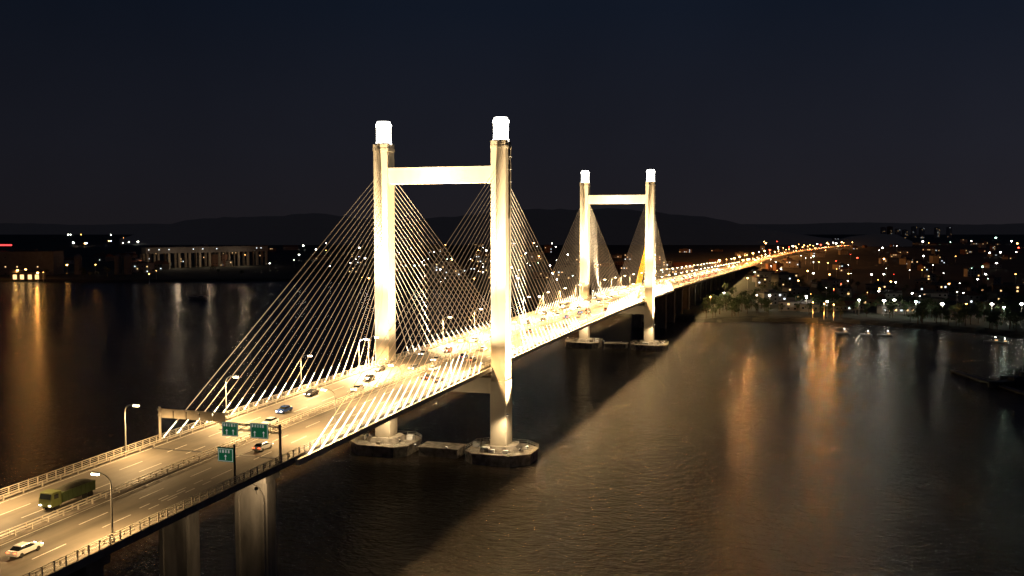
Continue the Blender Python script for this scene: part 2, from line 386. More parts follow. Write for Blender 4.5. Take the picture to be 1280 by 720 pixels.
# ------------------------------------------------------------------ towers
NC = 21
def make_tower(yt, label, which):
    root = empty('bridge_tower', (0, yt, 0), 0, label, 'bridge tower', 'H-shaped bridge towers')
    zd = zs(yt)
    anch = []
    for k in range(NC):
        t = (k + 1) / NC
        anch.append((9 + 100 * t, 47 + 39.5 * t ** .85))
    XL = 18.7
    for sx in (-1, 1):
        cx = sx * 19 if sx > 0 else -XL; m_ = MB(); ch = .1
        def sec(W, D): return [(cx - W + ch, -D), (cx + W - ch, -D), (cx + W, -D + ch), (cx + W, D - ch), (cx + W - ch, D), (cx - W + ch, D), (cx - W, D - ch), (cx - W, -D + ch)]
        m_.prism(sec(2.5, 2.9), 4.2, 24); m_.prism(sec(2.3, 2.6), 24, 92.5)
        m_.prism(sec(2.45, 2.75), 92.5, 93.3); m_.prism(sec(2.35, 2.65), 93.3, 94.6)
        c_ = m_.build('column', M['concrete'], root)
        l_ = MB()
        xo = cx + sx * 2.45
        for dy in (.5, 1.1): l_.tube((xo, dy, 26), (xo, dy, 92.4), .05, n=4)
        for i in range(110): l_.tube((xo, .5, 26.3 + i * .6), (xo, 1.1, 26.3 + i * .6), .04, n=4)
        for i in range(6):
            x0, x1 = sorted((cx + sx * 2.31, cx + sx * 2.9)); l_.box(x0, x1, -.2, 1.8, 72 + i * 3.6, 72.12 + i * 3.6)
        l_.build('ladder', M['pole'], c_)
        b_ = MB(); b_.lathe([(2.5, 0), (2.5, .5), (2.15, .6), (2.15, 5.3), (2.45, 5.4), (2.45, 6.1), (2.0, 6.15), (2.0, 6.9)], (cx, 0, 94.6), 16)
        L_ = b_.build('lantern', M['lantern'], root, smooth=False)
        r_ = MB()
        for i in range(12):
            t = 2 * PI * i / 12; p = Vector((cx + 2.25 * math.cos(t), 2.25 * math.sin(t), 95.1)); r_.tube(p, p + Vector((0, 0, 4.8)), .08, n=4)
        r_.lathe([(2.62, 0), (2.62, .35), (2.4, .35)], (cx, 0, 94.62), 24)
        r_.build('lantern_frame', M['white'], L_)
        f_ = MB()
        P = [(-9.4, -5.2), (-6.2, -8.4), (5.5, -8.4), (10.2, -4.0), (10.2, 4.0), (5.5, 8.4), (-6.2, 8.4), (-9.4, 5.2)]
        P = [(cx + p[0] * (1 if sx > 0 else -1), p[1]) for p in P]
        Q = [((p[0] - cx) * 1.03 + cx, p[1] * 1.03) for p in P]
        f_.prism(P, -2, 2.4); f_.prism(Q, 2.4, 3.3)
        fo = f_.build('foundation', M['cap'], root)
        g_ = MB(); g_.prism([((p[0] - cx) * .6 + cx, p[1] * .6) for p in P], 3.3, 4.8, .85, (cx, 0)); g_.build('plinth', M['cap'], fo)
        rr = MB()
        for i in range(8):
            a = Vector((Q[i][0], Q[i][1], 3.3)); b = Vector((Q[(i + 1) % 8][0], Q[(i + 1) % 8][1], 3.3))
            for z in (.55, 1.05): rr.tube(a + Vector((0, 0, z)), b + Vector((0, 0, z)), .05, n=4)
            for t in (0, .25, .5, .75): p = a.lerp(b, t); rr.tube(p, p + Vector((0, 0, 1.1)), .05, n=4)
        rr.build('foundation_railing', M['rail'], fo)
        for i in range(12):
            a = random.uniform(0, 2 * PI); x = cx + 7.8 * math.cos(a); y = 6.4 * math.sin(a); s_ = random.uniform(.4, 1.2)
            MB().box(x - s_, x + s_, y - s_ * .7, y + s_ * .7, 3.31, 3.3 + s_ * 1.3).build('equipment_box', M['white' if i % 3 else 'cap'], fo)
    b_ = MB(); b_.box(-XL + 2.29, 16.71, -1.9, 1.9, 82.6, 87.0); b_.box(-XL + 2.29, 16.71, -2.1, 2.1, 87.0, 87.4); b_.build('crossbeam', M['concrete'], root)
    b_ = MB(); b_.box(-16.2, 16.5, -2.0, 2.0, zd - 8.2, zd - 3.6)
    for x in (-9, 9): b_.box(x - 1.3, x + 1.3, -1.2, 1.2, zd - 3.6, zd - 2.58)
    b_.build('lower_crossbeam', M['concrete'], root)
    b_ = MB(); b_.box(-6.2, 6.2, -3.6, 3.6, -1, 2.4); b_.box(-6.5, 6.5, -3.9, 3.9, 2.4, 2.9)
    b_.build('tie_platform', M['cap'], root)
    for sx in (-1, 1):
        for sy in (-1, 1):
            for (dy, az) in anch:
                a = Vector((sx * 16.8, sy * dy, zs(yt + sy * dy) - .3)); b = Vector((sx * 18.3, sy * 2.6, az))
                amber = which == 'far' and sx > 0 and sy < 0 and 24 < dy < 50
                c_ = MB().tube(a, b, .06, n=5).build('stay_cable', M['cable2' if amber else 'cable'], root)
                d = (b - a).normalized()
                L = 11 if (sx > 0 and dy > 30) else (6.5 if dy > 30 else 3.5)  # tube stretched so its glow covers the bright lower cable
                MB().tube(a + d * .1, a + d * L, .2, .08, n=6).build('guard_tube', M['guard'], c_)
    sides = {-1: 'left', 1: 'right'}; W = which
    FL = lambda *a, **k: flood(*a, y0=yt, **k)
    for sx in (-1, 1):
        cx = sx * 19
        for sy in (-1, 1):
            dn = 'near' if sy < 0 else 'far'
            FL(sx * 15.8, sy * 17, zd + 1.3, (cx, 0, zd + 19), 75000, 58, 'low floodlight at the %s face of the %s column, %s tower' % (dn, sides[sx], W))
            FL(sx * 15.6, sy * 32, zd + 1.3, (cx, 0, zd + 58), 1150000, 56, 'floodlight aimed high up the %s face of the %s column, %s tower' % (dn, sides[sx], W))
            FL(sx * 8, sy * 34, zd + 1.0, (sx * 9, 0, 84), 70000, 26, 'floodlight aimed at the %s face of the crossbeam, %s half, %s tower' % (dn, sides[sx], W))
        FL(-sx * 15.6, -7, zd + 1.3, (cx, 0, zd + 44), 420000, 90, 'floodlight aimed across the deck at the %s column, %s tower' % (sides[sx], W))
        FL(cx + sx * 9.0, -2.5, 5.0, (cx, 0, 88), 2600000, 42, 'floodlight on the foundation aimed up the %s column, %s tower' % (sides[sx], W))
        FL(cx + 8.0, -6.8, 5.0, (cx, 0, 16), 1500, 120, 'small floodlight at the foot of the %s column, %s tower' % (sides[sx], W))
        FL(cx + 4, -6.0, 15.0, (cx + 3, -3, 3), 8500, 120, 'floodlight shining down on the foundation of the %s column, %s tower' % (sides[sx], W))
        FL(sx * 5, -9, 4.6, (sx * 8, -2, 22), 7000, 90, 'floodlight below the deck aimed at the %s half of the lower crossbeam, %s tower' % (sides[sx], W))
    FL(0, -4.5, 17.0, (0, -1, 3), 2500, 130, 'floodlight shining down on the platform between the columns, %s tower' % W)
    return root
make_tower(0, 'nearer and larger H-shaped white bridge tower with two glowing lanterns on top', 'near')
make_tower(267, 'farther and smaller H-shaped white bridge tower with two glowing lanterns on top', 'far')

# ------------------------------------------------------------------ street lamps on deck
def lampdata(p):
    l = bpy.data.lights.new('lamp_light', 'SPOT'); l.energy = p; l.spot_size = rad(165); l.spot_blend = .5; l.color = (1, .62, .26); l.shadow_soft_size = .8; return l
LD = {'n': lampdata(20000), 'm': lampdata(48000), 'b': lampdata(135000), 'f': lampdata(60000)}
def make_lamp():
    r = empty('street_lamp')
    p = MB(); p.lathe([(.32, 0), (.32, .5), (.16, .6), (.08, 8.2)], n=8); p.build('pole', M['pole'], r)
    a = MB(); a.path([(0, 0, 8.2), (.25, 0, 8.8), (.8, 0, 9.25), (1.7, 0, 9.5), (2.2, 0, 9.5)], .07); a.build('arm', M['pole'], r)
    h = MB(); h.prism([(2.0, -.18), (3.2, -.14), (3.2, .14), (2.0, .18)], 9.42, 9.6); hd = h.build('lamp_housing', M['pole'], r)
    g = MB(); g.prism([(2.1, -.22), (3.15, -.2), (3.15, .2), (2.1, .22)], 9.2, 9.41); g.build('lamp_lens', M['lampd'], r)
    o = bpy.data.objects.new('lamp_light', LD['n']); COL.objects.link(o); o.parent = r; o.location = (2.65, 0, 8.9)
    return r
lamp0 = make_lamp()
def put(proto, loc, rz, label, group, cat, first=False):
    o = proto if first else copy_tree(proto)
    o.location = loc; o.rotation_euler = (0, 0, rz); tag(o, label, cat, group); return o
first = True
for side, sx in (('left', -1), ('right', 1)):
    k = 0
    for i in range(42):
        y = (-248 if sx < 0 else -256) + 32 * i
        if sx > 0 and abs(y + 128) < 2: continue
        near_t = False
        for ty in (0, 267):
            if abs(y - ty) < 15: y = ty - 18; near_t = True
        if y > 1040: break
        k += 1
        o = put(lamp0, (sx * 15.6, y, zs(y) + .22), 0 if sx < 0 else PI, '%s street lamp from the near end along the %s railing of the bridge' % (nth(k), side), 'street lamps along the bridge', 'street lamp', first=first); first = False
        for c in o.children:
            if c.type == 'LIGHT': c.data = LD['m' if near_t else ('n' if y < -100 else ('m' if y < -30 else ('b' if y < 430 else 'f')))]
mb = MB(); mb.lathe([(.3, 0), (.12, 11)], n=6); fp = mb.mesh('pole', M['pole'])
def headmesh(m):
    b = MB(); b.lathe([(.05, -.45), (.55, -.1), (.6, .1), (.3, .3), (.05, .35)], n=8); return b.mesh('lamp_head', m)
HM = {k: headmesh(M['lamp' + k]) for k in 'worgb'}
def mk_far(kind, name='street_lamp'):
    r = empty(name); link('pole', fp, r); link('lamp_head', HM[kind], r, (0, 0, 11.3)); return r
FP = {}
def far_lamp(kind, loc, s, label, group, hs=1.0, name='street_lamp', cat='street lamp'):
    if (kind, name) in FP: o = copy_tree(FP[(kind, name)])
    else: o = FP[(kind, name)] = mk_far(kind, name)
    o.location = loc; o.scale = (s, s, 1); tag(o, label, cat, group)
    for c in o.children:
        if c.name.startswith('lamp_head'): c.scale = (hs, hs, hs * s)
    return o
yy = 1075
for i in range(27):
    for sx in (-1, 1):
        y = yy + random.uniform(-30, 30); loc = Vector((xs(y) + sx * 15, y, zs(y)))
        far_lamp('r' if random.random() < .2 else ('w' if random.random() < .25 else 'o'), loc, 1, 'street lamp on the %s side of the far road, %s pair beyond the bridge' % ('left' if sx < 0 else 'right', nth(i + 1)), 'street lamps along the far road', random.choice((.8, 1.3, 2.6)) + i * .06)
    point('lamp_light', (xs(yy), yy, zs(yy) + 8), 150000 if i < 12 else 70000, (1, .38, .09), 1.0)
    yy += 70 + i * 3

# ------------------------------------------------------------------ sign gantry
def sign_panel(parent, x0, x1, z0, z1, y, arrows, rows):
    b = MB(); b.box(x0, x1, y, y + .12, z0, z1); p = b.build('sign_board', M['sign'], parent)
    t = MB(); yy = y - .02
    t.box(x0 + .1, x1 - .1, yy, y - .004, z1 - .18, z1 - .1); t.box(x0 + .1, x1 - .1, yy, y - .004, z0 + .1, z0 + .18)
    t.box(x0 + .1, x0 + .18, yy, y - .004, z0 + .19, z1 - .19); t.box(x1 - .18, x1 - .1, yy, y - .004, z0 + .19, z1 - .19)
    H = z1 - z0; rnd = random.Random(int(x0 * 10))
    for r_ in range(rows):
        zc = z1 - .55 - r_ * .62
        n = int((x1 - x0 - .8) / .52)
        for i in range(n):
            cx = x0 + .5 + i * .55
            for q in range(3): t.box(cx - .18, cx + .18, yy, y - .004, zc - .2 + q * .17, zc - .145 + q * .17)
            t.box(cx - .03 + rnd.uniform(-.1, .1), cx + .05 + rnd.uniform(-.03, .05), yy - .003, y - .004, zc - .24, zc + .26)
    for ax in arrows:
        cx = x0 + (x1 - x0) * ax; zb = z0 + .3
        t.box(cx - .07, cx + .07, yy, y - .004, zb, zb + H * .26)
        t.add([(cx - .28, yy, zb + H * .26), (cx + .28, yy, zb + H * .26), (cx, yy, zb + H * .26 + .35)], [(0, 1, 2)])
    t.build('sign_writing', M['signw'], p)
def gantry(y, xa, xb, xp, label, zb_, zt_):
    g = empty('sign_gantry', (0, y, zs(y)), 0, label, 'sign gantry')
    MB().lathe([(.45, 0), (.45, .4), (.26, .5), (.24, zt_ + .3)], (xp, 0, .2), 10).build('post', M['signback'], g)
    b = MB()
    for (dy, z) in ((-.45, zb_), (.45, zb_), (-.45, zt_), (.45, zt_)): b.tube((xa, dy, z), (xb, dy, z), .09, n=5)
    n = int((xb - xa) / 1.4)
    for i in range(n):
        x0 = xa + (xb - xa) * i / n; x1 = xa + (xb - xa) * (i + 1) / n
        for dy in (-.45, .45): b.tube((x0, dy, zb_ if i % 2 else zt_), (x1, dy, zt_ if i % 2 else zb_), .05, n=4)
        b.tube((x0, -.45, zt_), (x0, .45, zt_), .05, n=4)
    b.build('truss_beam', M['signback'], g); return g
g = gantry(-117, 3.2, 15.9, 15.7, 'steel truss arm over the right carriageway carrying two green direction signs', 5.6, 6.7)
sign_panel(g, 4.0, 7.4, 4.5, 7.1, -.75, (.3, .7), 1)
sign_panel(g, 10.0, 13.7, 4.5, 7.3, -.75, (.25, .75), 1)
g = gantry(-110, -15.9, 0.4, -15.7, 'truss arm over the left carriageway with the pale backs of sign boards', 5.6, 6.7)
for i in range(5):
    x0 = -14.9 + i * 3.0; MB().box(x0, x0 + 2.75, -.68, -.58, 5.2, 6.95).build('sign_back', M['signback'], g)
ys_ = -131; z_ = zs(ys_)
g = empty('road_sign', (15.6, ys_, z_), 0, 'green road sign on a dark cantilever pole at the right railing', 'road sign')
b = MB(); b.lathe([(.3, 0), (.2, .4), (.16, 6.9)], n=8); b.build('post', M['dark'], g)
b = MB(); b.tube((0, 0, 6.2), (-3.2, 0, 6.2), .09); b.tube((0, 0, 5.0), (-3.2, 0, 5.0), .09); b.build('arm', M['dark'], g)
sign_panel(g, -3.0, 0, 3.9, 6.2, -.35, (.5,), 1)

# ------------------------------------------------------------------ vehicles
paints = {'white': mat('paint_white', (.7, .7, .69), .3, 0, var=.05), 'silver': mat('paint_silver', (.4, .41, .43), .3, .5, var=.08), 'black': mat('paint_black', (.02, .02, .022), .2, 0), 'blue': mat('paint_blue', (.03, .08, .3), .25, 0), 'red': mat('paint_red', (.4, .03, .02), .3, 0), 'grey': mat('paint_grey', (.15, .15, .16), .3, .4)}
bodym = {k: MB().prof_x([(-2.25, .32), (-2.3, .72), (-2.15, .98), (-1.4, 1.0), (1.0, .95), (2.05, .82), (2.28, .6), (2.3, .32)], -.88, .88).mesh('body', v, bevel=.07) for k, v in paints.items()}
def frust(b, y0, y1, x, z0, Y0_, Y1_, X, z1):
    b.add([(-x, y0, z0), (x, y0, z0), (x, y1, z0), (-x, y1, z0), (-X, Y0_, z1), (X, Y0_, z1), (X, Y1_, z1), (-X, Y1_, z1)], [(3, 2, 1, 0), (4, 5, 6, 7), (0, 1, 5, 4), (1, 2, 6, 5), (2, 3, 7, 6), (3, 0, 4, 7)]); return b
cabm = frust(MB(), -1.85, 1.05, .8, .97, -1.25, .35, .64, 1.4).mesh('windows', M['glass'])
roofm = {k: frust(MB(), -1.28, .38, .66, 1.4, -1.15, .25, .6, 1.47).mesh('roof', v) for k, v in paints.items()}
def wheelm(r, w_): return MB().tube((-w_ / 2, 0, 0), (w_ / 2, 0, 0), r, n=14).mesh('wheel', M['rubber'])
wm = wheelm(.33, .22); wb = wheelm(.5, .32)
hl = MB().box(-.2, .2, 0, .04, -.07, .07).mesh('headlight', M['head']); tl = MB().box(-.2, .2, -.04, 0, -.07, .07).mesh('taillight', M['tail'])
hl2 = MB().box(-.25, .25, 0, .04, -.12, .12).mesh('headlight', M['farhead']); tl2 = MB().box(-.25, .25, -.04, 0, -.12, .12).mesh('taillight', M['fartail'])
def make_car(col, simple=False):
    r = empty('car'); link('body', bodym[col], r); link('windows', cabm, r); link('roof', roofm[col], r)
    if not simple:
        for x in (-.8, .8):
            for y in (-1.45, 1.4): link('wheel', wm, r, (x, y, .33))
    for x in (-.6, .6):
        link('headlight', hl2 if simple else hl, r, (x, 2.29, .66)); link('taillight', tl2 if simple else tl, r, (x, -2.28, .8))
    return r
def make_bus(col, pm):
    r = empty('bus'); MB().box(-1.25, 1.25, -5.6, 5.6, .4, 3.1).build('body', pm, r, bevel=.12)
    for s in (-1, 1): MB().box(s * 1.255 - .01, s * 1.255 + .01, -5.2, 4.8, 1.5, 2.5).build('side_window', M['glass'], r)
    MB().box(-1.1, 1.1, 5.59, 5.63, 1.3, 2.7).build('windscreen', M['glass'], r); MB().box(-1, 1, -5.63, -5.59, 1.7, 2.6).build('rear_window', M['glass'], r)
    for x in (-1.1, 1.1):
        for y in (-3.4, 3.6): link('wheel', wb, r, (x, y, .5))
    for x in (-.9, .9):
        link('headlight', hl, r, (x, 5.63, .8)); link('taillight', tl, r, (x, -5.63, .9))
    return r
def make_truck():
    green = mat('truck_green', (.07, .1, .04), .5, 0); tarp = mat('truck_tarp', (.055, .055, .035), .9, scale=2, var=.5); yel = mat('truck_cab', (.16, .19, .06), .5)
    r = empty('truck')
    MB().prof_x([(2.6, .7), (2.6, 2.9), (4.3, 2.9), (4.65, 1.9), (4.7, .7)], -1.22, 1.22).build('cab', yel, r, bevel=.06)
    w_ = MB(); w_.add([(-1.05, 4.42, 2.72), (1.05, 4.42, 2.72), (1.05, 4.68, 1.95), (-1.05, 4.68, 1.95)], [(0, 1, 2, 3)]); w_.build('windscreen', M['glass'], r)
    for s in (-1, 1): MB().box(s * 1.235 - .01, s * 1.235 + .01, 3.2, 4.1, 1.9, 2.6).build('side_window', M['glass'], r)
    MB().box(-.5, .5, -4.5, 4.4, .6, .95).build('chassis', M['dark'], r)
    b = MB(); b.box(-1.25, 1.25, -4.6, 2.4, .98, 2.5)
    for i in range(8):
        y = -4.4 + i * .93
        for s in (-1, 1): b.box(s * 1.29 - .04, s * 1.29 + .04, y, y + .14, 1.0, 2.5)
    b.build('cargo_bed', green, r)
    b = MB(); vs = []
    for i in range(15):
        y = -4.5 + i * .48; zz = 2.5 + .55 * math.sin(PI * i / 14) ** .4 + random.uniform(-.05, .08)
        for (x, k_) in ((-1.2, 0), (-.6, .8), (0, 1), (.6, .8), (1.2, 0)): vs.append((x, y, 2.49 + (zz - 2.49) * k_))
    b.add(vs, [(j * 5 + i, j * 5 + i + 1, j * 5 + i + 6, j * 5 + i + 5) for j in range(14) for i in range(4)]); b.build('load_cover', tarp, r, smooth=True)
    for x in (-1.05, 1.05):
        for y in (-3.6, -2.4, 3.5): link('wheel', wb, r, (x, y, .5))
        link('headlight', hl, r, (x * .85, 4.72, 1.0)); link('taillight', tl, r, (x * .85, -4.61, 1.0))
    return r
cols = list(paints); protoc = {k: make_car(k) for k in cols}; usedc = set()
plan = [('truck', -4.0, -147), ('white', 6.9, -166.5), ('white', -3.4, -90), ('blue', -7.2, -78), ('silver', 7.0, -109), ('white', -3.4, -49), ('black', -11.6, -58)]
lanes = {3.2: 'inner', 7.4: 'middle', 11.7: 'outer'}
for lx in lanes:
    for s in (-1, 1):
        y = -35 + random.uniform(0, 22)
        while y < 1000:
            c = random.choices(['white', 'silver', 'black', 'grey', 'red', 'blue', 'bus'], [5, 3, 3, 2, .5, 1, .5 if lx > 7 else 0])[0]
            plan.append((c, s * lx + random.uniform(-.3, .3), y)); y += random.uniform(16, 58) + (14 if lx > 11 else 0)
buses = []
cnt = {}
for c, x, y in sorted(plan, key=lambda p: p[2]):
    s = -1 if x < 0 else 1; lane = lanes[min(lanes, key=lambda q: abs(q - abs(x)))]
    key = (s, lane); cnt[key] = cnt.get(key, 0) + 1
    way = 'left carriageway' if s < 0 else 'right carriageway'
    if c == 'truck': o = make_truck(); cat = 'truck'; lab = 'olive green covered cargo truck driving towards the camera on the left carriageway'
    elif c == 'bus':
        o = make_bus('white', paints['white']) if not buses else copy_tree(buses[0]); cat = 'bus'; buses.append(o)
        lab = 'white bus, %s vehicle from the near end in the %s lane of the %s' % (nth(cnt[key]), lane, way)
    else:
        if c in usedc: o = copy_tree(protoc[c])
        else: o = protoc[c]; usedc.add(c)
        cat = 'car'; lab = '%s car, %s vehicle from the near end in the %s lane of the %s' % (c, nth(cnt[key]), lane, way)
    slope = math.atan((zs(y + 1) - zs(y - 1)) / 2)
    o.location = (x, y, zs(y) + .02); o.rotation_euler = (slope * s, 0, 0 if s > 0 else PI); tag(o, lab, cat, 'traffic on the bridge')
simp = {k: make_car(k, True) for k in ('white', 'black', 'silver')}; us = set()
for s in (-1, 1):
    ys2 = sorted(random.uniform(1075, 3300) for _ in range(52))
    for i, y in enumerate(ys2):
        c = random.choice(list(simp)); o = simp[c] if c not in us else copy_tree(simp[c]); us.add(c)
        x = s * random.choice((3.2, 7.4, 11.7)); o.location = (xs(y) + x, y, zs(y) + .02)
        o.rotation_euler = (0, 0, (0 if s > 0 else PI) - math.atan(1.24e-4 * max(0, y - 1200)))
        tag(o, '%s car on the %s half of the far road, %s beyond the bridge' % (c, 'left' if s < 0 else 'right', nth(i + 1)), 'car', 'cars on the far road')

# ------------------------------------------------------------------ trees
def crown_mesh(seed, h, r):
    rnd = random.Random(seed); b = MB()
    cl = [(rnd.uniform(-r, r) * .62, rnd.uniform(-r, r) * .62, h * rnd.uniform(.45, .92), r * rnd.uniform(.3, .55)) for _ in range(9)]
    for (cx, cy, cz, cr_) in cl:
        for _ in range(46):
            d = Vector((rnd.gauss(0, 1), rnd.gauss(0, 1), rnd.gauss(0, .8))).normalized() * cr_ * rnd.uniform(.5, 1.05)
            p = Vector((cx, cy, cz)) + d; u = Vector((rnd.gauss(0, 1), rnd.gauss(0, 1), rnd.gauss(0, 1))).normalized(); v = u.orthogonal().normalized()
            s = rnd.uniform(.25, .5); b.add([p - u * s, p - v * s * .6, p + u * s, p + v * s * .6], [(0, 1, 2, 3)])
    return b.mesh('crown', M['leaf'])
def trunk_mesh(seed, h):
    rnd = random.Random(seed); b = MB(); b.tube((0, 0, -.3), (0, 0, h * .5), .3, .18)
    for _ in range(5):
        a = rnd.uniform(0, 6.28); b.tube((0, 0, h * rnd.uniform(.3, .5)), (1.6 * math.cos(a), 1.6 * math.sin(a), h * .72), .12, .04, n=5)
    return b.mesh('trunk', M['bark'])
tv = [(crown_mesh(i, 9 + i, 3.6 + i * .4), trunk_mesh(i, 9 + i)) for i in range(4)]
def shore_y(px):
    for a, b in zip(shore[:-1], shore[1:]):
        if a[0] <= px <= b[0]: return a[1] + (b[1] - a[1]) * (px - a[0]) / (b[0] - a[0])
    return 400
spots = [(px, shore_y(px) - random.uniform(5, 22)) for px in (random.uniform(868, 1300) for _ in range(130))] + [(random.uniform(868, 1290), random.uniform(356, 394)) for _ in range(125)] + [(random.uniform(0, 430), random.uniform(341, 348)) for _ in range(25)] + [(random.uniform(450, 820), 0) for _ in range(10)]
P = []
for px, py in spots:
    lim = shore_y(px) - (2.4 if px < 500 else 5)
    if py == 0 or py > lim: py = lim - random.uniform(0, 5)
    p = at(px, py, 2.6)
    if abs(p.x) < 24 and p.y < 1300: continue
    P.append((px, p))
P.sort(key=lambda q: q[0]); cn = {'left': 0, 'right': 0, 'middle': 0}
for px, p in P:
    bank = 'left' if px < 440 else ('middle' if px < 860 else 'right'); cn[bank] += 1
    cm_, tm_ = random.choice(tv); s = random.uniform(.6, 1.2)
    r = empty('tree', p, random.uniform(0, 6), 'dark leafy tree on the %s, %s from the left' % ({'left': 'far left bank', 'middle': 'bank behind the cables', 'right': 'right bank'}[bank], nth(cn[bank])), 'tree', 'trees along the river banks')
    r.scale = (s, s, s); link('trunk', tm_, r); link('crown', cm_, r)

# ------------------------------------------------------------------ buildings
winm = {k: MB().box(-.8, .8, -.05, .05, -.7, .7).mesh('window', M[k]) for k in ('winw', 'winc', 'wind')}
WN = ['grey', 'cream', 'brick', 'white']
def building(px, p, w_, d, h, wi, lit, label, rz=None, roof='flat', cat='building', name='building'):
    r = empty(name, p, YAW + random.uniform(-.5, .5) if rz is None else rz, label, cat, 'buildings on the far bank')
    b = MB(); b.box(-w_ / 2, w_ / 2, -d / 2, d / 2, -.5, h)
    n = max(1, int(h / 3.2))
    for i in range(1, n): b.box(-w_ / 2 - .12, w_ / 2 + .12, -d / 2 - .12, d / 2 + .12, i * h / n - .12, i * h / n + .12)
    b.build('wall', M['walls'][wi], r)
    if roof == 'flat':
        b = MB(); b.box(-w_ / 2 - .3, w_ / 2 + .3, -d / 2 - .3, d / 2 + .3, h, h + .9); b.box(-w_ / 5, w_ / 8, -d / 6, d / 5, h + .9, h + 3); b.build('roof', M['roof'], r)
    else:
        b = MB(); b.add([(-w_ / 2 - .6, -d / 2 - .6, h), (w_ / 2 + .6, -d / 2 - .6, h), (w_ / 2 + .6, d / 2 + .6, h), (-w_ / 2 - .6, d / 2 + .6, h), (-w_ / 2 + 1, 0, h + d * .25), (w_ / 2 - 1, 0, h + d * .25)],
                        [(3, 2, 1, 0), (0, 1, 5, 4), (2, 3, 4, 5), (1, 2, 5), (3, 0, 4)]); b.build('roof', M['roofr'], r)
    nx = max(2, int(w_ / 4)); slots = [(i, j) for i in range(nx) for j in range(n)]
    random.shuffle(slots)
    for (i, j) in slots[:min(len(slots), 12)]:
        k = random.choice(('winw', 'winw', 'winc')) if random.random() < lit else 'wind'
        link('window', winm[k], r, (-w_ / 2 + (i + .5) * w_ / nx, -d / 2 - .06, (j + .5) * h / n + .1))
    return r
B = []
for _ in range(105):
    px = random.uniform(890, 1300); py = 300 + 90 * random.random() ** 1.4
    p = at(px, py, 2.6)
    if abs(p.x - xs(p.y)) < 45: continue
    B.append((px, p, 'right', random.uniform(10, 30), random.uniform(9, 16), random.choice((4, 6, 7, 10, 13)), .18))
for _ in range(26):
    px = random.uniform(60, 400); py = random.uniform(312, 342); B.append((px, at(px, py, 2.6), 'left', random.uniform(14, 45), random.uniform(12, 25), random.choice((6, 9, 14, 20)), .2))
for _ in range(44):
    px = random.uniform(430, 860); py = random.uniform(308, 350); p = at(px, py, 2.6)
    if abs(p.x) < 45: continue
    B.append((px, p, 'middle', random.uniform(12, 35), random.uniform(10, 20), random.choice((6, 9, 12, 18)), .35))
for px in (1104, 1112, 1122, 1131, 1142, 1152, 1171, 1186):
    B.append((px, at(px, 297.5, 2.6), 'tower', 26, 20, random.uniform(42, 72), .5))
B.sort(key=lambda q: q[0]); cn = {}
for (px, p, bank, w_, d, h, lit) in B:
    cn[bank] = cn.get(bank, 0) + 1; wi = random.randrange(4); rf = 'flat' if h > 9 or random.random() < .5 else 'gable'
    place = {'left': 'far left bank', 'middle': 'bank behind the bridge', 'right': 'right bank', 'tower': 'horizon at right'}[bank]
    building(px, p, w_, d, h, wi, lit, '%s %s %s, %s from the left on the %s' % (WN[wi], 'high-rise' if bank == 'tower' else ('low' if h < 8 else 'mid-height'), 'flat-roofed building' if rf == 'flat' else 'gabled house', nth(cn[bank]), place), roof=rf)

p = at(36, 343, 2.6)
building(36, p, 85, 30, 32, 0, .35, 'large dark block at the left edge above the orange lit quay', YAW)
b = empty('roof_sign', at(8, 343, 2.6) + Vector((0, 0, 36)), YAW, 'small red glowing roof sign on the block at the left edge', 'sign')
MB().box(-9, 9, -.3, .3, 4, 6).build('sign_board', M['redsign'], b); MB().box(-8, -7.4, -.2, .2, -4, 4).box(7.4, 8, -.2, .2, -4, 4).build('support', M['dark'], b)
for i, px in enumerate((98, 148, 160)):
    p = at(px, 343, 2.6); r = empty('silo', p, 0, '%s pale round silo from the left beside the dark quay buildings' % nth(i + 1), 'silo', 'silos on the left bank')
    MB().lathe([(5, 0), (5, 24), (4.2, 26.5), (1.2, 28.5)], n=18).build('tank', M['walls'][0], r); MB().tube((5.3, 0, 0), (5.3, 0, 27), .2).build('ladder', M['dark'], r)
a = at(180, 336, 2.6); c = at(332, 331, 2.6); L = (c - a).length; rz = math.atan2(c.y - a.y, c.x - a.x)
r = empty('loading_hall', a, rz, 'long pale open hall on rows of columns on the far left bank', 'building')
MB().box(0, L, -8, 8, 24, 33).build('upper_wall', M['walls'][0], r); MB().box(-1, L + 1, -9, 9, 33, 34).build('roof', M['roof'], r)
cm_ = MB().box(-1.6, 1.6, -1.6, 1.6, 0, 24).mesh('column', M['walls'][1])
for i in range(13):
    for y in (-7, 7): link('column', cm_, r, (3 + i * (L - 6) / 12, y, 0))
for i in range(26):
    if random.random() < .35: link('window', winm['winc'], r, (5 + i * (L - 10) / 25, -8.06, 30))
for t in (.1, .37, .63, .9):
    q = a.lerp(c, t); point('lamp_light', q + Vector((10, -50, 14)), 6500, (1, .75, .5), 1)
p = at(35, 349, 2.6)
r = empty('quay_shed', p, YAW, 'orange-lit low quay shed at the far left water edge', 'shed')
MB().box(-20, 20, -5, 5, 0, 9).build('wall', M['walls'][1], r); MB().prof_x([(-6, 9), (6, 9), (0, 12)], -21, 21).build('roof', M['roof'], r)
for x in (-14, -5, 5, 14): MB().box(x - 2.4, x + 2.4, -5.1, -5.02, .2, 6).build('door', M['winw'], r)

